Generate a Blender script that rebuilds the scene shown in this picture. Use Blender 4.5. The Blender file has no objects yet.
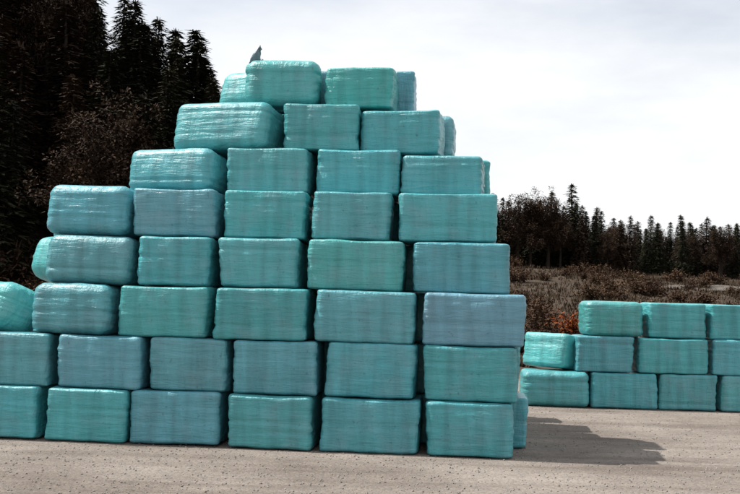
import bpy, math, random
from mathutils import Vector, Matrix, noise
rnd = random.Random(7)
R = math.radians
sc = bpy.context.scene
col = sc.collection

# ------------------------------------------------------------------ camera
CAM = Vector((0, 0, 2.75)); PITCH = 2.82; ROLL = 1.5; FPX = 1016.0
cd = bpy.data.cameras.new('camera'); cam = bpy.data.objects.new('camera', cd); col.objects.link(cam)
cd.sensor_width = 36; cd.lens = FPX / 740 * 36; cd.clip_start = 0.1; cd.clip_end = 3000
CM = Matrix.Rotation(R(90 + PITCH), 4, 'X') @ Matrix.Rotation(R(ROLL), 4, 'Z')
cam.matrix_world = Matrix.Translation(CAM) @ CM
sc.camera = cam

# ------------------------------------------------------------------ sky, sun, exposure
SUN_EL = 58.0; SUN_AZ = 13.5           # light travels to the right and a little towards the camera
w = bpy.data.worlds.new('World'); sc.world = w; w.use_nodes = True
nt = w.node_tree; nt.nodes.clear()
out = nt.nodes.new('ShaderNodeOutputWorld'); bg = nt.nodes.new('ShaderNodeBackground')
sky = nt.nodes.new('ShaderNodeTexSky'); sky.sky_type = 'NISHITA'; sky.sun_disc = False
sky.sun_elevation = R(SUN_EL); sky.sun_rotation = R(-90 + SUN_AZ)
sky.air_density = 1.0; sky.dust_density = 2.5; sky.ozone_density = 1.0
tc = nt.nodes.new('ShaderNodeTexCoord')
mp = nt.nodes.new('ShaderNodeMapping'); mp.inputs['Scale'].default_value = (1.0, 1.0, 3.2); mp.inputs['Location'].default_value = (3.1, 0.4, 0.2)
nz = nt.nodes.new('ShaderNodeTexNoise'); nz.inputs['Scale'].default_value = 2.3; nz.inputs['Detail'].default_value = 7; nz.inputs['Roughness'].default_value = 0.55
rp = nt.nodes.new('ShaderNodeMapRange'); rp.inputs['From Min'].default_value = 0.30; rp.inputs['From Max'].default_value = 0.60
rp.inputs['To Min'].default_value = 0.52; rp.inputs['To Max'].default_value = 0.95
mx = nt.nodes.new('ShaderNodeMix'); mx.data_type = 'RGBA'
mx.inputs[7].default_value = (8.8, 8.85, 8.95, 1)      # thin bright cloud veil
L = nt.links.new
L(tc.outputs['Generated'], mp.inputs['Vector']); L(mp.outputs[0], nz.inputs['Vector']); L(nz.outputs['Fac'], rp.inputs['Value'])
L(rp.outputs[0], mx.inputs[0]); L(sky.outputs[0], mx.inputs[6]); L(mx.outputs[2], bg.inputs['Color'])
bg.inputs['Strength'].default_value = 0.095
L(bg.outputs[0], out.inputs[0])
sd = bpy.data.lights.new('sun', 'SUN'); sd.energy = 5.0; sd.angle = R(0.53); sd.color = (1.0, 0.95, 0.88)
so = bpy.data.objects.new('sun', sd); col.objects.link(so)
SUN_DIR = Vector((math.cos(R(SUN_AZ)) * math.cos(R(SUN_EL)), -math.sin(R(SUN_AZ)) * math.cos(R(SUN_EL)), -math.sin(R(SUN_EL))))
so.rotation_euler = SUN_DIR.to_track_quat('-Z', 'Y').to_euler(); so.location = (-20, 20, 40)
vs = sc.view_settings; vs.view_transform = 'Standard'; vs.look = 'None'; vs.gamma = 1; vs.exposure = 0.42; vs.use_curve_mapping = False

# ------------------------------------------------------------------ helpers
def ray(px, py):
    d = Vector(((px - 370) / FPX, -(py - 247) / FPX, -1))
    return (CM.to_3x3() @ d).normalized()
def on_plane(px, py, p0, n):
    d = ray(px, py); t = (p0 - CAM).dot(n) / d.dot(n)
    return CAM + d * t
def mesh_obj(name, verts, faces, mat, parent=None, smooth=False):
    me = bpy.data.meshes.new(name); me.from_pydata(verts, [], faces); me.update()
    if smooth: me.polygons.foreach_set('use_smooth', [True] * len(me.polygons))
    if mat: me.materials.append(mat)
    o = bpy.data.objects.new(name, me); col.objects.link(o)
    if parent: o.parent = parent
    return o
def tag(o, label=None, cat=None, group=None, kind=None):
    for k, v in (('label', label), ('category', cat), ('group', group), ('kind', kind)):
        if v: o[k] = v
    return o
def material(name):
    m = bpy.data.materials.new(name); m.use_nodes = True
    t = m.node_tree; b = t.nodes['Principled BSDF']
    def node(kind, **kw):
        n = t.nodes.new('ShaderNode' + kind)
        for k, v in kw.items():
            if hasattr(n, k): setattr(n, k, v)
            else: n.inputs[k.replace('_', ' ')].default_value = v
        return n
    return m, t, b, node
def ramp(node, stops):
    r = node('ValToRGB'); e = r.color_ramp.elements
    while len(e) < len(stops): e.new(0.5)
    for el, (p, c) in zip(e, stops): el.position = p; el.color = (*c, 1)
    return r
def sstep(a, b, x):
    t = max(0.0, min(1.0, (x - a) / (b - a))); return t * t * (3 - 2 * t)

# ------------------------------------------------------------------ materials
def film_material():
    m, t, b, node = material('stretch_film')
    k = t.links.new
    oi = node('ObjectInfo'); tc = node('TexCoord')
    add = node('VectorMath', operation='ADD'); k(tc.outputs['Object'], add.inputs[0])
    off = node('Vector' + 'Math', operation='SCALE'); off.inputs[0].default_value = (37, 19, 53); k(oi.outputs['Random'], off.inputs['Scale']); k(off.outputs[0], add.inputs[1])
    # overlapping film passes: bands along the bale
    mp = node('Mapping'); mp.inputs['Scale'].default_value = (3.3, .15, .15); k(add.outputs[0], mp.inputs['Vector'])
    band = node('TexNoise', Scale=1.6, Detail=2.0, Roughness=.4); k(mp.outputs[0], band.inputs['Vector'])
    bands = ramp(node, [(.30, (.80, .80, .80)), (.5, (1, 1, 1)), (.70, (1.14, 1.12, 1.12))]); bands.color_ramp.interpolation = 'LINEAR'
    k(band.outputs['Fac'], bands.inputs[0])
    m1 = node('MixRGB', blend_type='MULTIPLY'); m1.inputs[0].default_value = 1; k(oi.outputs['Color'], m1.inputs[1]); k(bands.outputs[0], m1.inputs[2])
    # faded and dusty patches
    ds = node('TexNoise', Scale=2.1, Detail=8.0, Roughness=.62); k(add.outputs[0], ds.inputs['Vector'])
    dr = ramp(node, [(.48, (0, 0, 0)), (.75, (.42, .42, .42))]); k(ds.outputs['Fac'], dr.inputs[0])
    m2 = node('MixRGB'); m2.inputs[2].default_value = (.17, .27, .32, 1); k(dr.outputs[0], m2.inputs[0]); k(m1.outputs[0], m2.inputs[1])
    # scuffs and small dark blemishes
    sp = node('TexNoise', Scale=14.0, Detail=5.0, Roughness=.6); k(add.outputs[0], sp.inputs['Vector'])
    sr = ramp(node, [(.27, (.55, .55, .55)), (.37, (1, 1, 1))]); k(sp.outputs['Fac'], sr.inputs[0])
    m3 = node('MixRGB', blend_type='MULTIPLY'); m3.inputs[0].default_value = 1; k(m2.outputs[0], m3.inputs[1]); k(sr.outputs[0], m3.inputs[2])
    # edges of the overlapping film passes
    sx = node('SeparateXYZ'); k(add.outputs[0], sx.inputs[0])
    sl = node('Math', operation='MULTIPLY_ADD'); sl.inputs[1].default_value = .16; k(sx.outputs['Z'], sl.inputs[0]); k(sx.outputs['X'], sl.inputs[2])
    wob = node('TexNoise', Scale=2.5, Detail=3.0); k(add.outputs[0], wob.inputs['Vector'])
    wo = node('Math', operation='MULTIPLY_ADD'); wo.inputs[1].default_value = .09; k(wob.outputs['Fac'], wo.inputs[0]); k(sl.outputs[0], wo.inputs[2])
    dv = node('Math', operation='DIVIDE'); dv.inputs[1].default_value = .31; k(wo.outputs[0], dv.inputs[0])
    fr = node('Math', operation='FRACT'); k(dv.outputs[0], fr.inputs[0])
    fe = ramp(node, [(0, (.88, .89, .90)), (.05, (1.06, 1.05, 1.05)), (.6, (1, 1, 1)), (1, (.96, .97, .97))]); k(fr.outputs[0], fe.inputs[0])
    m4 = node('MixRGB', blend_type='MULTIPLY'); m4.inputs[0].default_value = .8; k(m3.outputs[0], m4.inputs[1]); k(fe.outputs[0], m4.inputs[2])
    k(m4.outputs[0], b.inputs['Base Color'])
    b.inputs['Coat Weight'].default_value = .12; b.inputs['Coat Roughness'].default_value = .18
    rr = node('MapRange'); rr.inputs['To Min'].default_value = .20; rr.inputs['To Max'].default_value = .50
    k(ds.outputs['Fac'], rr.inputs['Value']); k(rr.outputs[0], b.inputs['Roughness'])
    b.inputs['IOR'].default_value = 1.45
    # film wrinkles
    w1 = node('Mapping'); w1.inputs['Scale'].default_value = (9, 9, 1.8); w1.inputs['Rotation'].default_value = (0, .22, 0); k(add.outputs[0], w1.inputs['Vector'])
    n1 = node('TexNoise', Scale=1.0, Detail=6.0, Roughness=.6, Distortion=.8); k(w1.outputs[0], n1.inputs['Vector'])
    w2 = node('Mapping'); w2.inputs['Scale'].default_value = (2.2, 2.2, 16); w2.inputs['Rotation'].default_value = (0, -.08, 0); k(add.outputs[0], w2.inputs['Vector'])
    n2 = node('TexNoise', Scale=1.0, Detail=5.0, Roughness=.6, Distortion=.5); k(w2.outputs[0], n2.inputs['Vector'])
    sm = node('Math', operation='ADD'); k(n1.outputs['Fac'], sm.inputs[0]); k(n2.outputs['Fac'], sm.inputs[1])
    sm2 = node('Math', operation='ADD'); k(sm.outputs[0], sm2.inputs[0])
    bm = node('Math', operation='MULTIPLY'); bm.inputs[1].default_value = .35; k(band.outputs['Fac'], bm.inputs[0]); k(bm.outputs[0], sm2.inputs[1])
    bu = node('Bump', Strength=.75, Distance=.035); k(sm2.outputs[0], bu.inputs['Height']); k(bu.outputs[0], b.inputs['Normal'])
    return m
def ground_material():
    m, t, b, node = material('gravel_and_dry_grass')
    k = t.links.new
    tc = node('TexCoord'); P = tc.outputs['Object']
    n1 = node('TexNoise', Scale=.35, Detail=8.0, Roughness=.6); k(P, n1.inputs['Vector'])
    base = ramp(node, [(.3, (.132, .112, .098)), (.5, (.186, .163, .145)), (.7, (.24, .214, .192))]); k(n1.outputs['Fac'], base.inputs[0])
    mp = node('Mapping'); mp.inputs['Scale'].default_value = (.10, 1.1, 1); mp.inputs['Rotation'].default_value = (0, 0, R(-7)); k(P, mp.inputs['Vector'])
    tr = node('TexNoise', Scale=1.0, Detail=5.0, Roughness=.65, Distortion=.4); k(mp.outputs[0], tr.inputs['Vector'])
    trr = ramp(node, [(.33, (.70, .67, .65)), (.52, (1, 1, 1)), (.68, (1.14, 1.13, 1.12))]); k(tr.outputs['Fac'], trr.inputs[0])
    m1 = node('MixRGB', blend_type='MULTIPLY'); m1.inputs[0].default_value = 1; k(base.outputs[0], m1.inputs[1]); k(trr.outputs[0], m1.inputs[2])
    v = node('TexVoronoi', Scale=26.0); k(P, v.inputs['Vector'])
    vr = ramp(node, [(.0, (.78, .78, .80)), (.5, (1, 1, 1)), (1, (1.25, 1.2, 1.16))])
    sx = node('SeparateColor'); k(v.outputs['Color'], sx.inputs[0]); k(sx.outputs[0], vr.inputs[0])
    m2 = node('MixRGB', blend_type='MULTIPLY'); m2.inputs[0].default_value = .8; k(m1.outputs[0], m2.inputs[1]); k(vr.outputs[0], m2.inputs[2])
    # rough dry field beyond the yard
    g1 = node('TexNoise', Scale=.5, Detail=9.0, Roughness=.7); k(P, g1.inputs['Vector'])
    gr = ramp(node, [(.3, (.024, .016, .011)), (.5, (.046, .032, .022)), (.66, (.064, .048, .032)), (.8, (.04, .042, .024))]); k(g1.outputs['Fac'], gr.inputs[0])
    sp = node('SeparateXYZ'); k(P, sp.inputs[0])
    ed = node('TexNoise', Scale=.25, Detail=5.0); k(P, ed.inputs['Vector'])
    ma = node('Math', operation='MULTIPLY_ADD'); ma.inputs[1].default_value = 9; k(ed.outputs['Fac'], ma.inputs[0]); k(sp.outputs['Y'], ma.inputs[2])
    mr = node('MapRange'); mr.inputs['From Min'].default_value = 39; mr.inputs['From Max'].default_value = 43; k(ma.outputs[0], mr.inputs['Value'])
    m3 = node('MixRGB'); k(mr.outputs[0], m3.inputs[0]); k(m2.outputs[0], m3.inputs[1]); k(gr.outputs[0], m3.inputs[2])
    k(m3.outputs[0], b.inputs['Base Color']); b.inputs['Roughness'].default_value = .95; b.inputs['Specular IOR Level'].default_value = .2
    fn = node('TexNoise', Scale=9.0, Detail=8.0, Roughness=.7); k(P, fn.inputs['Vector'])
    ad = node('Math', operation='MULTIPLY_ADD'); ad.inputs[1].default_value = -.5; k(v.outputs['Distance'], ad.inputs[0]); k(fn.outputs['Fac'], ad.inputs[2])
    bu = node('Bump', Strength=.8, Distance=.03); k(ad.outputs[0], bu.inputs['Height']); k(bu.outputs[0], b.inputs['Normal'])
    return m
def simple_noise_material(name, stops, scale, rough=.9, bump=.0, per_object=0.0):
    m, t, b, node = material(name); k = t.links.new
    tc = node('TexCoord'); oi = node('ObjectInfo')
    n = node('TexNoise', Scale=scale, Detail=5.0, Roughness=.65); k(tc.outputs['Object'], n.inputs['Vector'])
    ad = node('Math', operation='MULTIPLY_ADD'); ad.inputs[1].default_value = per_object; k(oi.outputs['Random'], ad.inputs[0])
    su = node('Math', operation='SUBTRACT'); su.inputs[1].default_value = per_object / 2; k(n.outputs['Fac'], su.inputs[0]); k(su.outputs[0], ad.inputs[2])
    r = ramp(node, stops); k(ad.outputs[0], r.inputs[0]); k(r.outputs[0], b.inputs['Base Color'])
    b.inputs['Roughness'].default_value = rough; b.inputs['Specular IOR Level'].default_value = .15
    if bump:
        bu = node('Bump', Strength=bump, Distance=.05); k(n.outputs['Fac'], bu.inputs['Height']); k(bu.outputs[0], b.inputs['Normal'])
    return m
M_FILM = film_material(); M_GROUND = ground_material()
M_NEEDLE = simple_noise_material('spruce_needles', [(.25, (.010, .012, .006)), (.5, (.022, .024, .013)), (.75, (.044, .040, .022))], .9, per_object=.3)
M_BROWN = simple_noise_material('brown_twigs_and_leaves', [(.25, (.020, .011, .008)), (.5, (.036, .022, .014)), (.75, (.060, .036, .022))], .9, per_object=.35)
M_BARK = simple_noise_material('bark', [(.3, (.016, .012, .009)), (.7, (.042, .031, .025))], 6.0, bump=.6)
M_SHRUB = simple_noise_material('dry_shrub', [(.25, (.030, .016, .010)), (.5, (.062, .036, .022)), (.75, (.10, .062, .034))], 1.2, per_object=.4)
M_RUST = simple_noise_material('rusty_leaves', [(.3, (.11, .025, .010)), (.7, (.24, .07, .018))], 3.0)
M_GRASS = simple_noise_material('dry_grass', [(.3, (.034, .023, .015)), (.7, (.075, .053, .033))], .4)
M_STONE = simple_noise_material('gravel_stone', [(.3, (.15, .132, .118)), (.7, (.28, .255, .235))], 1.7, bump=.3)
M_TRACK = simple_noise_material('pale_track', [(.3, (.075, .066, .058)), (.7, (.12, .108, .096))], .6)

# ------------------------------------------------------------------ terrain
def height(x, y):
    f = 6.3 * sstep(40, 140, y) + max(0, y - 140) * .05
    f *= 1.0 + .16 * sstep(45, 5, x)
    hl = max(0.0, -x - 1.0) * .75
    hl = hl if hl < 26 else 26 + (hl - 26) * .3
    hl *= sstep(46, 78, y)
    z = max(f, hl)
    far = sstep(38, 60, y)
    z += far * (noise.noise(Vector((x * .11, y * .11, 3))) * .55 + noise.noise(Vector((x * .4, y * .4, 9))) * .16)
    z += (1 - far) * (noise.noise(Vector((x * .35, y * .9, 1))) * .010 + noise.noise(Vector((x * 2.1, y * 2.1, 5))) * .006 - .012)
    return z
def axis(parts):
    v = []
    for a, b, s in parts:
        n = max(1, round((b - a) / s)); v += [a + (b - a) * i / n for i in range(n)]
    return v + [parts[-1][1]]
xs = axis([(-420, -80, 20), (-80, -14, 2), (-14, 16, .22), (16, 80, 1.6), (80, 420, 20)])
ys = axis([(-60, 11, 4), (11, 32, .22), (32, 60, 1), (60, 180, 2), (180, 700, 26)])
nx = len(xs)
gv = [(x, y, height(x, y)) for y in ys for x in xs]
gf = [(j * nx + i, j * nx + i + 1, (j + 1) * nx + i + 1, (j + 1) * nx + i) for j in range(len(ys) - 1) for i in range(nx - 1)]
tag(mesh_obj('ground', gv, gf, M_GROUND, smooth=True), 'pale gravel yard running back into dry brown fields', 'ground', kind='structure')
# pale track across the far field
tv, tf = [], []
for i in range(41):
    x = 24 + i * 1.0; y = 101 + 2.0 * math.sin(i * .13)
    for q in (-2.0, -.7, .7, 2.0):
        tv.append((x, y + q, height(x, y + q) + .12))
for i in range(40):
    for q in range(3): tf.append((i * 4 + q, i * 4 + 4 + q, i * 4 + 5 + q, i * 4 + q + 1))
tag(mesh_obj('path', tv, tf, M_TRACK, smooth=True), 'pale track crossing the brown field below the forest', 'path', kind='structure')

# ------------------------------------------------------------------ wrapped bales
def grid_axis(half, r, n):
    e = [half - r + r * math.tan(math.pi / 4 * q) for q in (0, .34, .67, 1)]
    inner = [-(half - r) + 2 * (half - r) * i / n for i in range(n + 1)]
    return [-v for v in reversed(e)][:3] + inner + e[1:]
def bale_mesh(name, Lx, Dy, Hz, seed, soft=0.0):
    g = random.Random(seed); o3 = Vector((g.uniform(-90, 90), g.uniform(-90, 90), g.uniform(-90, 90)))
    hx, hy, hz = Lx / 2, Dy / 2, Hz / 2
    r = max(soft, g.uniform(.075, .11)); rz = max(soft * .9, g.uniform(.045, .06)); RR = Vector((r, r, rz))
    X, Y, Z = grid_axis(hx, r, 24), grid_axis(hy, r, 12), grid_axis(hz, rz, 20)
    nX, nY, nZ = len(X) - 1, len(Y) - 1, len(Z) - 1
    idx = {}; V = []
    grooves = [(g.uniform(-.75, .75) * hz, g.uniform(.006, .015), g.uniform(.018, .032), g.uniform(-.02, .02)) for _ in range(g.randint(2, 4))]
    bulge = g.uniform(.012, .035); skew = g.uniform(-.02, .02); sag = g.uniform(-.012, .02)
    def vid(i, j, k):
        key = (i, j, k)
        if key in idx: return idx[key]
        p = Vector((X[i], Y[j], Z[k]))
        q = Vector((max(-hx + r, min(hx - r, p.x)), max(-hy + r, min(hy - r, p.y)), max(-hz + rz, min(hz - rz, p.z))))
        e = p - q; n = Vector((e.x / r, e.y / r, e.z / rz)).normalized(); pos = q + Vector((n.x * r, n.y * r, n.z * rz))
        u, v_, w_ = p.x / hx, p.y / hy, p.z / hz
        side = 1 - abs(n.z)
        d = 0.0
        if abs(n.z) < .9:
            d += bulge * (1 - w_ * w_) * ((1 - u * u) if abs(n.y) > .7 else (1 - v_ * v_) if abs(n.x) > .7 else .0)
            for zk, dep, wd, tl in grooves:
                zz = (p.z - zk - tl * u) / wd
                d -= dep * math.exp(-zz * zz) * side
        pn = pos + o3
        d += .026 * noise.noise(pn * 1.9) + .010 * noise.noise(pn * 5.0)
        # folds of film drawn in towards the ends and corners
        ee = max(0.0, abs(u) - .72) / .28
        d += ee * .016 * noise.noise(Vector((pn.x * 2.0, pn.y * 7, pn.z * 13)))
        if abs(n.x) > .6:
            ang = math.atan2(p.z, p.y); rad = math.hypot(p.y / hy, p.z / hz)
            d += .018 * min(1, rad) * noise.noise(Vector((math.cos(ang) * 6 + o3.x, math.sin(ang) * 6 + o3.y, rad)))
        if abs(n.z) > .9: d *= .5
        pos = pos + n * d
        pos.x += skew * w_; pos.z -= sag * (1 - u * u) * (1 if n.z > .5 else 0) 
        pos.z = max(pos.z, -hz)
        idx[key] = len(V); V.append(tuple(pos + Vector((0, 0, hz)))); return idx[key]
    F = []
    for i in range(nX):
        for j in range(nY):
            F.append((vid(i, j, 0), vid(i, j + 1, 0), vid(i + 1, j + 1, 0), vid(i + 1, j, 0)))
            F.append((vid(i, j, nZ), vid(i + 1, j, nZ), vid(i + 1, j + 1, nZ), vid(i, j + 1, nZ)))
        for k in range(nZ):
            F.append((vid(i, 0, k), vid(i + 1, 0, k), vid(i + 1, 0, k + 1), vid(i, 0, k + 1)))
            F.append((vid(i, nY, k), vid(i, nY, k + 1), vid(i + 1, nY, k + 1), vid(i + 1, nY, k)))
    for j in range(nY):
        for k in range(nZ):
            F.append((vid(0, j, k), vid(0, j, k + 1), vid(0, j + 1, k + 1), vid(0, j + 1, k)))
            F.append((vid(nX, j, k), vid(nX, j + 1, k), vid(nX, j + 1, k + 1), vid(nX, j, k + 1)))
    me = bpy.data.meshes.new(name); me.from_pydata(V, [], F); me.update()
    me.polygons.foreach_set('use_smooth', [True] * len(F)); me.materials.append(M_FILM)
    return me
def tint(kind='teal'):
    base = {'teal': (.060, .298, .330), 'grey': (.076, .282, .334), 'green': (.058, .308, .318)}[kind]
    f = rnd.uniform(.92, 1.08)
    return (base[0] * f * rnd.uniform(.85, 1.2), base[1] * f, base[2] * f * rnd.uniform(.95, 1.05), 1)
def bale(loc, rz, dims, label, group, mesh=None, scale=None, colour=None, soft=0.0):
    me = mesh or bale_mesh('wrapped_bale', *dims, seed=rnd.random(), soft=soft)
    o = bpy.data.objects.new('wrapped_bale', me); col.objects.link(o)
    o.location = loc; o.rotation_euler = (0, 0, rz)
    if scale: o.scale = scale
    o.color = colour or tint(rnd.choice(['teal', 'teal', 'teal', 'grey', 'green']))
    return tag(o, label, 'bale', group)
def film_flap(parent, at, length, width, turn):
    V, F = [], []; n = 12
    for i in range(n + 1):
        t = i / n; wd = width * (1 - .75 * t) * (1 + .35 * noise.noise(Vector((t * 4, 2, 8))))
        for s in range(5):
            q = (s / 4 - .5) * wd
            V.append((q + .10 * t * t + .03 * noise.noise(Vector((t * 3, s * .2, 1))), -.05 * math.sin(t * 3.0) + .035 * math.sin(s * 1.5 + t * 4) * (.4 + t), length * t * (1 - .12 * abs(s - 2) * t) - .03))
    for i in range(n):
        for s in range(4): F.append((i * 5 + s, i * 5 + s + 1, i * 5 + s + 6, i * 5 + s + 5))
    o = mesh_obj('film_flap', V, F, M_FILM, parent, smooth=True)
    md = o.modifiers.new('thickness', 'SOLIDIFY'); md.thickness = .004
    o.location = at; o.rotation_euler = (0, 0, turn); o.color = (.10, .17, .20, 1)
    return o

YAW = 5.5; U = Vector((math.cos(R(YAW)), -math.sin(R(YAW)), 0)); N = Vector((math.sin(R(YAW)), math.cos(R(YAW)), 0))
DEPTH = 1.2
HB = [.95, .97, .94, .92, .91, .87, .98, .94]
BACK = [0, .10, .20, .35, .55, 1.10, 1.40, 1.90]
Z0 = [sum(HB[:k]) for k in range(8)]
P0 = on_plane(513, 459.5, Vector((0, 0, 0)), Vector((0, 0, 1)))
# outlines of the front faces, left and right edge of each bale in its row
ROWS = [
    [(-62, 36), (44, 125), (127, 217), (227, 312), (320, 419), (426, 513)],
    [(-44, 46), (56, 140), (147, 225), (231, 316), (325, 415), (424, 518)],
    [(28, 110), (117, 207), (214, 307), (314, 414), (423, 526)],
    [(42, 131), (136, 209), (217, 297), (306, 403), (413, 511)],
    [(44, 129), (132, 215), (222, 304), (311, 390), (398, 497)],
    [(125, 219), (226, 309), (316, 400), (403, 484)],
    [(172, 275), (283, 359), (362, 442)],
    [(244, 318), (326, 395)],
]
LEAN = {(6, 0): -9, (5, 0): -8, (4, 0): -4, (3, 0): -4, (2, 0): -3}
TURN = {(5, 0): 13, (6, 0): 13, (5, 1): 2, (4, 0): 3, (7, 0): -3, (7, 1): 3, (3, 0): 2, (2, 0): 4, (6, 2): 4, (5, 3): 4}
ROWN = ['bottom row', 'second row up', 'third row up', 'fourth row up', 'fifth row up', 'sixth row up', 'row below the top', 'top row']
ORD = ['first', 'second', 'third', 'fourth', 'fifth', 'sixth', 'seventh']
LILAC = (.11, .265, .34, 1)
SPECIAL = {(2, 4): LILAC, (3, 3): (.058, .315, .312, 1), (0, 4): (.066, .29, .33, 1), (1, 1): (.085, .275, .338, 1), (0, 2): (.08, .275, .333, 1), (7, 1): (.042, .31, .295, 1), (4, 4): (.062, .32, .35, 1)}
front = {}
TALL = {(5, 3): .76, (6, 1): .93, (6, 2): .87, (7, 1): .83, (4, 0): .96, (3, 0): .92}
DROP = {(7, 1): -.05, (6, 2): -.05}
for k, row in enumerate(ROWS):
    ymid = 430 - 53 * k
    p0 = P0 + N * BACK[k]
    for i, (a, b) in enumerate(row):
        A = on_plane(a, ymid, p0, N); B = on_plane(b, ymid, p0, N)
        a_, b_ = (A - P0).dot(U), (B - P0).dot(U)
        if a < -10: a_ = b_ - 1.6
        a_ += .012; b_ -= .012; ln = b_ - a_; dep = DEPTH + rnd.uniform(-.04, .04)
        if k == 7: dep = .92
        push = rnd.uniform(-.03, .05)
        c = P0 + U * ((a_ + b_) / 2) + N * (BACK[k] + push + dep / 2); c.z = Z0[k] + DROP.get((k, i), 0)
        tw = TURN.get((k, i), rnd.uniform(-1.6, 1.6))
        n = len(row)
        where = 'leftmost' if i == 0 else 'rightmost' if i == n - 1 else ORD[i] + ' from left'
        lab = 'turquoise wrapped bale, %s in the %s, tall stack' % (where, ROWN[k])
        if k == 2 and i == 4: lab = 'lilac-grey faded wrapped bale, rightmost in the third row up, tall stack'
        if k == 7: lab = ('larger turquoise bale on the summit of the tall stack, film flap on top' if i == 0 else 'greener turquoise bale on the summit, right of the larger one')
        kinds = ['teal', 'grey', 'grey'] if k < 2 else ['teal', 'teal', 'grey', 'green'] if k < 5 else ['teal', 'teal', 'green']
        o = bale(c, -R(YAW) - R(tw), (ln, dep, TALL.get((k, i), HB[k]) - .004), lab, 'wrapped bales in the tall stack', colour=SPECIAL.get((k, i)) or tint(rnd.choice(kinds)), soft=.2 if i == 0 and k >= 2 else .0)
        o.rotation_euler.y = R(rnd.uniform(-.6, .6)); o.rotation_euler.x = R(LEAN.get((k, i), rnd.uniform(-1.0, .3)))
        o.location.z += LEAN.get((k, i), 0) * .006
        front[k, i] = o
pool = [o.data for o in front.values()]
dims_of = {m.name: (max(v.co.x for v in m.vertices) - min(v.co.x for v in m.vertices), max(v.co.z for v in m.vertices)) for m in pool}
def rear(s_right, ln, back, k, turn, label, group='wrapped bales in the tall stack', colour=None, soft=0):
    m = bale_mesh('wrapped_bale', ln, DEPTH, HB[k], rnd.random(), soft) if soft else rnd.choice(pool)
    if soft: dims_of[m.name] = (ln, HB[k])
    mx, mz = dims_of[m.name]
    c = P0 + U * (s_right - ln / 2) + N * (back + DEPTH / 2); c.z = Z0[k]
    return bale(c, -R(YAW) - R(turn), None, label, group, mesh=m, scale=(ln / mx, 1, (HB[k] - .004) / mz), colour=colour)
def s_at(px, k, back):
    return (on_plane(px, 430 - 53 * k, P0 + N * back, N) - P0).dot(U)
# second tier, tight behind the front one; its ends peep out left and right
ENDS = [(-62, 529), (-30, 521), (60, 524), (22, 508), (52, 494), (130, 491), (176, 456), (219, 416)]
HID = 'turquoise wrapped bale in the rear tiers behind the tall stack front'
for k in range(8):
    bk = BACK[k] + 1.30
    if k == 7: bk = BACK[k] + 1.0
    s1 = s_at(ENDS[k][1], k, bk); s0 = s_at(ENDS[k][0], k, bk)
    n = max(1, round((s1 - s0 + .1) / 1.66)); step = (s1 - s0 + .1) / n
    for i in range(n):
        lab = HID
        soft = 0
        if i == 0 and k in (0, 1, 5, 6, 7):
            lab = {0: 'shaded bale end set back at the right foot of the tall stack', 1: 'bale end just above the set-back foot bale, tall stack',
                   5: 'bale end jutting out behind the right end of the sixth row up', 6: 'dark bale end peeping out right of the row below the top',
                   7: 'set-back wrapped bale peeping out at the right edge of the summit'}[k]
        turn = rnd.uniform(-1, 1)
        if i == n - 1 and k == 7:
            lab = 'sunlit bale end peeping out at the left edge of the summit'; turn = 24; soft = .3
        if i == n - 1 and k == 3:
            lab = 'sunlit bale end poking out left of the fourth row, above the ledge'; turn = 30; soft = .3
        o = rear(s1 - i * step, step - .07, bk, k, turn, lab, soft=soft, colour=(.075, .37, .375, 1) if soft else None)  # soft sunlit ends get a lighter film colour, extra sunlight painted in
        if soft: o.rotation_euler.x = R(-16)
# rear right corner of the stack
for lay in (2, 3, 4):
    for k in range(4 if lay < 4 else 3):
        rear(s_at([529, 521, 518, 508][k], k, 0) + .1 - .12 * lay, 1.6, .15 + 1.30 * lay + .03 * k + .35, k, rnd.uniform(-2, 2), HID)
# sunlit bale standing askew on the ledge at the far left
c = P0 + U * s_at(2, 2, .35) + N * .75; c.z = Z0[2]
o = bale(c + U * -.45 + N * .3, 0, (1.5, 1.0, HB[2] - .004), 'brightly sunlit bale at the left frame edge, askew on the ledge', 'wrapped bales in the tall stack', colour=(.075, .37, .375, 1), soft=.33)  # same film, colour lightened to add to the sunlight on it
o.rotation_euler = (R(-22), 0, -R(YAW + 46))

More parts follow.
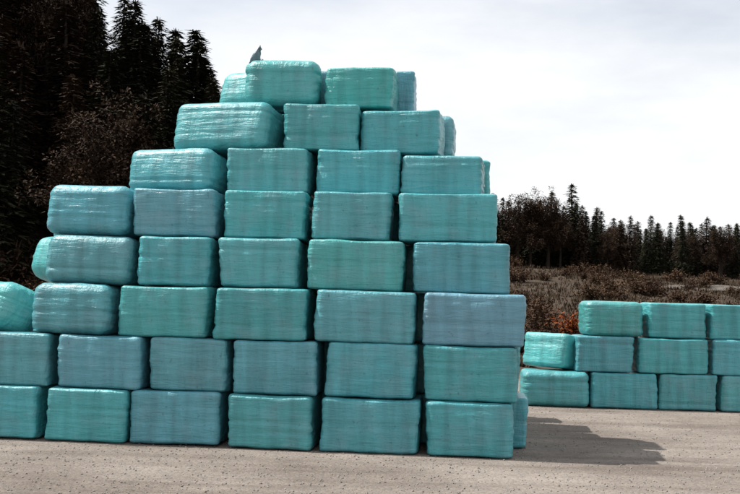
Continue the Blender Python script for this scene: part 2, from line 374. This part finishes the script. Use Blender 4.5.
# second, low stack to the right
Q0 = on_plane(524, 406, Vector((0, 0, 0)), Vector((0, 0, 1))); YAW2 = 2.0
U2 = Vector((math.cos(R(YAW2)), -math.sin(R(YAW2)), 0)); N2 = Vector((math.sin(R(YAW2)), math.cos(R(YAW2)), 0))
LOW = [
    [(524, 590), (592, 658), (661, 718), (722, 790)],
    [(531, 577), (578, 634), (640, 709), (714, 782)],
    [(586, 644), (650, 707), (712, 780)],
]
LB = [0, .06, .14]; LN = ['bottom row', 'middle row', 'top row']
for k, row in enumerate(LOW):
    p0 = Q0 + N2 * LB[k]
    for i, (a, b) in enumerate(row):
        A = on_plane(a, 390 - 37 * k, p0, N2); B = on_plane(b, 390 - 37 * k, p0, N2)
        a_, b_ = (A - Q0).dot(U2), (B - Q0).dot(U2)
        n = len(row); where = 'leftmost' if i == 0 else 'rightmost' if i == n - 1 else ORD[i] + ' from left'
        lab = 'turquoise wrapped bale, %s in the %s of the low stack' % (where, LN[k])
        c = Q0 + U2 * ((a_ + b_) / 2) + N2 * (LB[k] + .6 + rnd.uniform(-.03, .05)); c.z = .935 * k
        if k == 1 and i == 0:
            lab = 'bright sunlit bale set end-on at the left of the low stack'
            o = bale(c + N2 * .42 + U2 * .12, 0, (1.4, 1.05, .92), lab, 'wrapped bales in the low stack', colour=(.075, .37, .375, 1), soft=.13)  # film colour paler than its neighbours, sunlight put into the colour
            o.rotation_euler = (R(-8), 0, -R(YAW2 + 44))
        else:
            bale(c, -R(YAW2) - R(rnd.uniform(-1.5, 2.5)), (b_ - a_, DEPTH, .931), lab, 'wrapped bales in the low stack', colour=tint('green' if k == 2 else 'teal'), soft=.17 if i == 0 else 0)
# loose film tails
o = front[7, 0]; hx = dims_of[o.data.name][0] / 2
film_flap(o, (-hx + .20, -.22, HB[7] - .03), .40, .26, .3); film_flap(o, (-hx + .24, .05, HB[7] - .03), .2, .22, 1.3)

# ------------------------------------------------------------------ trees
def cone_trunk(h, r0, seed, limbs=()):
    V, F = [], []; n = 7; g = random.Random(seed); rings = 6
    for q in range(rings):
        t = q / (rings - 1)
        cx, cy = .12 * math.sin(t * 3 + seed) * t, .1 * math.cos(t * 2.3 + seed) * t
        for s in range(n):
            a = s * 2 * math.pi / n; rr = r0 * (1 - t) ** .8 + .015 + (.35 * r0 * (1 - t) ** 8)
            V.append((cx + rr * math.cos(a), cy + rr * math.sin(a), t * h - .4 * (1 - t)))
    for q in range(rings - 1):
        for s in range(n): F.append((q * n + s, q * n + (s + 1) % n, (q + 1) * n + (s + 1) % n, (q + 1) * n + s))
    for p, d, ln, r in limbs:
        b0 = len(V); d = d.normalized(); sx = d.orthogonal().normalized(); sy = d.cross(sx)
        for q in range(3):
            t = q / 2; c = p + d * ln * t + Vector((0, 0, -.08 * ln * t * t))
            for s in range(4):
                a = s * math.pi / 2; V.append(tuple(c + (sx * math.cos(a) + sy * math.sin(a)) * r * (1 - .85 * t)))
        for q in range(2):
            for s in range(4): F.append((b0 + q * 4 + s, b0 + q * 4 + (s + 1) % 4, b0 + q * 4 + 4 + (s + 1) % 4, b0 + q * 4 + 4 + s))
    return V, F
def blade(V, F, c, d, wdt, ln, g):
    s = d.cross(Vector((g.uniform(-.4, .4), g.uniform(-.4, .4), 1))).normalized() * wdt
    b0 = len(V); V += [tuple(c - s), tuple(c + s), tuple(c + d * ln + s * .25), tuple(c + d * ln - s * .25)]
    F.append((b0, b0 + 1, b0 + 2, b0 + 3))
def spruce(seed, h=10.0, spread=.19, base=.08):
    g = random.Random(seed); V, F = [], []; z = h * base; limbs = []
    while z < h * .985:
        t = (z - h * base) / (h * (1 - base)); reach = h * spread * (1 - t) ** .85 * g.uniform(.8, 1.12) + .10
        nb = max(4, int(11 * (1 - t) + 4)); a0 = g.uniform(0, 6)
        for s in range(nb):
            if g.random() < .08: continue
            a = a0 + s * 2 * math.pi / nb + g.uniform(-.25, .25); ln = reach * g.uniform(.65, 1.15)
            droop = .55 * (1 - t) + .1; dr = Vector((math.cos(a), math.sin(a), 0))
            if t < .7: limbs.append((Vector((0, 0, z)), dr + Vector((0, 0, -.15)), ln * .8, .03))
            steps = max(2, int(ln / .26))
            for q in range(steps):
                f = (q + .6) / steps
                p = dr * ln * f + Vector((0, 0, z + .12 * ln - droop * ln * f * f + g.uniform(-.06, .06)))
                for side in (-1, -.45, .1, .55, 1.05):
                    dd = (dr + Vector((-dr.y, dr.x, 0)) * side * .9 + Vector((0, 0, -.35 + g.uniform(-.25, .25)))).normalized()
                    blade(V, F, p + Vector((g.uniform(-.09, .09), g.uniform(-.09, .09), g.uniform(-.07, .07))), dd, .045 + .04 * g.random(), .22 + .24 * g.random(), g)
        z += .34 * (1 - .45 * t) * g.uniform(.85, 1.2)
    for s in range(6): blade(V, F, Vector((0, 0, h * .95)), Vector((g.uniform(-.3, .3), g.uniform(-.3, .3), 1)).normalized(), .05, h * .055, g)
    return (V, F), cone_trunk(h, h * .017 + .03, seed, limbs)
def broad(seed, h=10.0, wd=3.0):
    g = random.Random(seed); V, F = [], []; limbs = []
    for _ in range(40):
        a = g.uniform(0, 2 * math.pi); el = g.uniform(-.1, 1.1); z0 = h * g.uniform(.25, .75)
        d = Vector((math.cos(a) * math.cos(el), math.sin(a) * math.cos(el), math.sin(el) + .25)); ln = wd * g.uniform(.5, 1.0) * (1.1 - .5 * (z0 / h))
        p = Vector((0, 0, z0)); limbs.append((p, d, ln, .05))
        e = p + d.normalized() * ln
        for c_ in range(5):
            cc = e + Vector((g.gauss(0, .45), g.gauss(0, .45), g.gauss(0, .45))); rr = g.uniform(.32, .62)
            for _l in range(64):
                v = Vector((g.gauss(0, 1), g.gauss(0, 1), g.gauss(0, 1))).normalized()
                blade(V, F, cc + v * rr * g.uniform(.4, 1), (v + Vector((g.uniform(-.8, .8), g.uniform(-.8, .8), g.uniform(-.8, .8)))).normalized(), .032 + .03 * g.random(), .09 + .10 * g.random(), g)
    return (V, F), cone_trunk(h * .8, h * .016 + .05, seed, limbs)
def me_of(name, vf, mat):
    me = bpy.data.meshes.new(name); me.from_pydata(vf[0], [], vf[1]); me.update(); me.materials.append(mat); return me
KINDS = []
for s in range(5):
    c_, t_ = spruce(100 + s, 10.0, (.13, .19, .16, .22, .25)[s], .05 + .03 * s); KINDS.append(('spruce_tree', me_of('crown', c_, M_NEEDLE), me_of('trunk', t_, M_BARK)))
for s in range(3):
    c_, t_ = spruce(140 + s, 10.0, .20, .12); KINDS.append(('larch_tree', me_of('crown', c_, M_BROWN), me_of('trunk', t_, M_BARK)))
for s in range(3):
    c_, t_ = broad(160 + s, 10.0, 2.9 + .3 * s); KINDS.append(('broadleaf_tree', me_of('crown', c_, M_BROWN), me_of('trunk', t_, M_BARK)))
def tree(kind, x, y, h, label, group):
    nm, cr, tr = KINDS[kind]
    e = bpy.data.objects.new(nm, None); col.objects.link(e); e.empty_display_size = .5
    e.location = (x, y, height(x, y)); e.rotation_euler = (rnd.uniform(-.03, .03), rnd.uniform(-.03, .03), rnd.uniform(0, 6.28))
    wd = h / 10 * rnd.uniform(1.0, 1.35); e.scale = (wd, wd, h / 10)
    for n, m in (('trunk', tr), ('crown', cr)):
        o = bpy.data.objects.new(n, m); col.objects.link(o); o.parent = e
    return tag(e, label, nm.replace('_tree', '') + ' tree' if nm != 'spruce_tree' else 'spruce', group)
LBL = {'spruce_tree': 'dark spruce in the dense forest on the steep hillside at left', 'larch_tree': 'brown-tinged conifer in the dense forest on the hillside at left',
       'broadleaf_tree': 'dark brown broadleaf tree in the dense forest on the hillside at left'}
y = 57.0
while y < 92:
    x = -5.0 - (y - 57) * .05
    while x > -.44 * y - 4:
        xx, yy = x + rnd.uniform(-1.1, 1.1), y + rnd.uniform(-1.2, 1.2)
        kd = rnd.choice([0, 1, 2, 3, 4, 5, 6, 7, 8, 9, 10, 8] if xx < -.27 * yy else [0, 1, 2, 3, 4, 3, 4, 6])
        tree(kd, xx, yy, rnd.uniform(9.5, 13.0), LBL[KINDS[kd][0]], 'trees on the left hillside')
        x -= rnd.uniform(2.4, 3.4)
    y += 4.2
for px_, yd, h_ in ((193, 79, 13.0), (201, 83, 12.6), (208, 81, 11.8), (214, 86, 11.0), (184, 80, 13.5), (219, 84, 9.6)):
    tree(rnd.choice([2, 3, 4, 7]), (px_ - 370) / FPX * yd, yd, h_, LBL['spruce_tree'], 'trees on the left hillside')
LBR = {'spruce_tree': 'dark spruce in the distant forest edge behind the low stack', 'larch_tree': 'brown-tinged conifer in the distant forest edge behind the low stack',
       'broadleaf_tree': 'dark brown broadleaf tree in the distant forest edge behind the low stack'}
y = 127.0
while y < 160:
    x = -6.0
    while x < .40 * y + 6:
        xx, yy = x + rnd.uniform(-.9, .9), y + rnd.uniform(-1.4, 1.4)
        kd = rnd.choice([0, 1, 2, 3, 4, 0, 1, 2, 5, 6, 7, 9, 8])
        pxx = 370 + xx / yy * FPX
        h = (8.7 - 1.5 * sstep(560, 640, pxx)) * rnd.uniform(.72, 1.2)
        tree(kd, xx, yy, h, LBR[KINDS[kd][0]], 'trees along the distant forest edge')
        x += rnd.uniform(1.6, 2.4) if x > 12 else 3.4
    y += 5.4
tree(1, (572 - 370) / FPX * 131, 131, 11.3, 'tallest dark spruce tip rising above the forest edge right of the tall stack', None)

# ------------------------------------------------------------------ shrubs, dry grass, gravel
def shrub_mesh(seed, mat):
    g = random.Random(seed); V, F = [], []
    for _ in range(46):
        a = g.uniform(0, 6.28); el = g.uniform(.35, 1.4); d = Vector((math.cos(a) * math.cos(el), math.sin(a) * math.cos(el), math.sin(el))); ln = g.uniform(.6, 1.2)
        for q in range(6):
            blade(V, F, d * ln * q / 6, d, .012, ln / 6, g)
            if q > 1:
                for _l in range(4):
                    v = Vector((g.gauss(0, 1), g.gauss(0, 1), g.gauss(0, 1))).normalized()
                    blade(V, F, d * ln * q / 6 + v * .08, v, .035, .12, g)
    me = bpy.data.meshes.new('shrub'); me.from_pydata(V, [], F); me.update(); me.materials.append(mat); return me
SH = [shrub_mesh(300 + s, M_SHRUB) for s in range(4)]; RUST = shrub_mesh(320, M_RUST)
def shrub(px, yd, s, mesh, label, group='brown shrubs on the slope behind the low stack'):
    x = (px - 370) / FPX * yd
    o = bpy.data.objects.new('shrub', mesh); col.objects.link(o); o.location = (x, yd, height(x, yd) - .05); o.rotation_euler = (0, 0, rnd.uniform(0, 6.28)); o.scale = (s * 1.25, s * 1.25, s)
    return tag(o, label, 'shrub', group)
for i in range(110):
    yd = rnd.uniform(46, 124); px = rnd.uniform(500, 770) if i < 70 else rnd.choice((rnd.uniform(400, 500), rnd.uniform(770, 860)))
    shrub(px, yd, rnd.uniform(.8, 1.7), rnd.choice(SH), 'dry brown shrub on the slope between the low stack and the forest')
shrub(574, 58, 1.5, RUST, 'rust-orange shrub beside the upper left corner of the low stack', None)
for i in range(14):
    shrub(rnd.uniform(-60, 200), rnd.uniform(49, 56), rnd.uniform(1.4, 2.4), rnd.choice(SH), 'dark shrub at the foot of the wooded hillside at left', 'shrubs at the foot of the left hillside')
V, F = [], []; g = random.Random(5)
for i in range(16000):
    yd = 42 + 86 * g.random() ** 1.3; x = (g.uniform(390, 900) - 370) / FPX * yd; z = height(x, yd)
    if abs(yd - 101) < 3.2: continue
    for q in range(3):
        a = g.uniform(0, 6.28); d = Vector((.5 * math.cos(a), .5 * math.sin(a), 1)).normalized()
        blade(V, F, Vector((x + g.uniform(-.15, .15), yd + g.uniform(-.15, .15), z - .02)), d, .05, g.uniform(.15, .5), g)
tag(mesh_obj('dry_grass', V, F, M_GRASS), 'dry brown grass covering the slope behind the low stack', 'grass', kind='stuff')
V, F = [], []
for i in range(26000):
    yd = 13 + 19 * g.random() ** 1.4; x = g.uniform(-.42, .42) * yd; s = .003 + .016 * g.random() ** 4; z = height(x, yd)
    b0 = len(V)
    for q in range(3):
        a = q * 2.09 + g.uniform(-.4, .4); V.append((x + s * 1.4 * math.cos(a), yd + s * 1.4 * math.sin(a), z - .002))
    for q in range(3):
        a = q * 2.09 + .5 + g.uniform(-.4, .4); V.append((x + s * math.cos(a), yd + s * math.sin(a), z + s * g.uniform(.6, 1.2)))
    F += [(b0 + 3, b0 + 4, b0 + 5)] + [f for q in range(3) for f in ((b0 + q, b0 + (q + 1) % 3, b0 + 3 + q), (b0 + (q + 1) % 3, b0 + 3 + (q + 1) % 3, b0 + 3 + q))]
tag(mesh_obj('gravel', V, F, M_STONE), 'loose gravel stones scattered over the yard', 'gravel', kind='stuff')
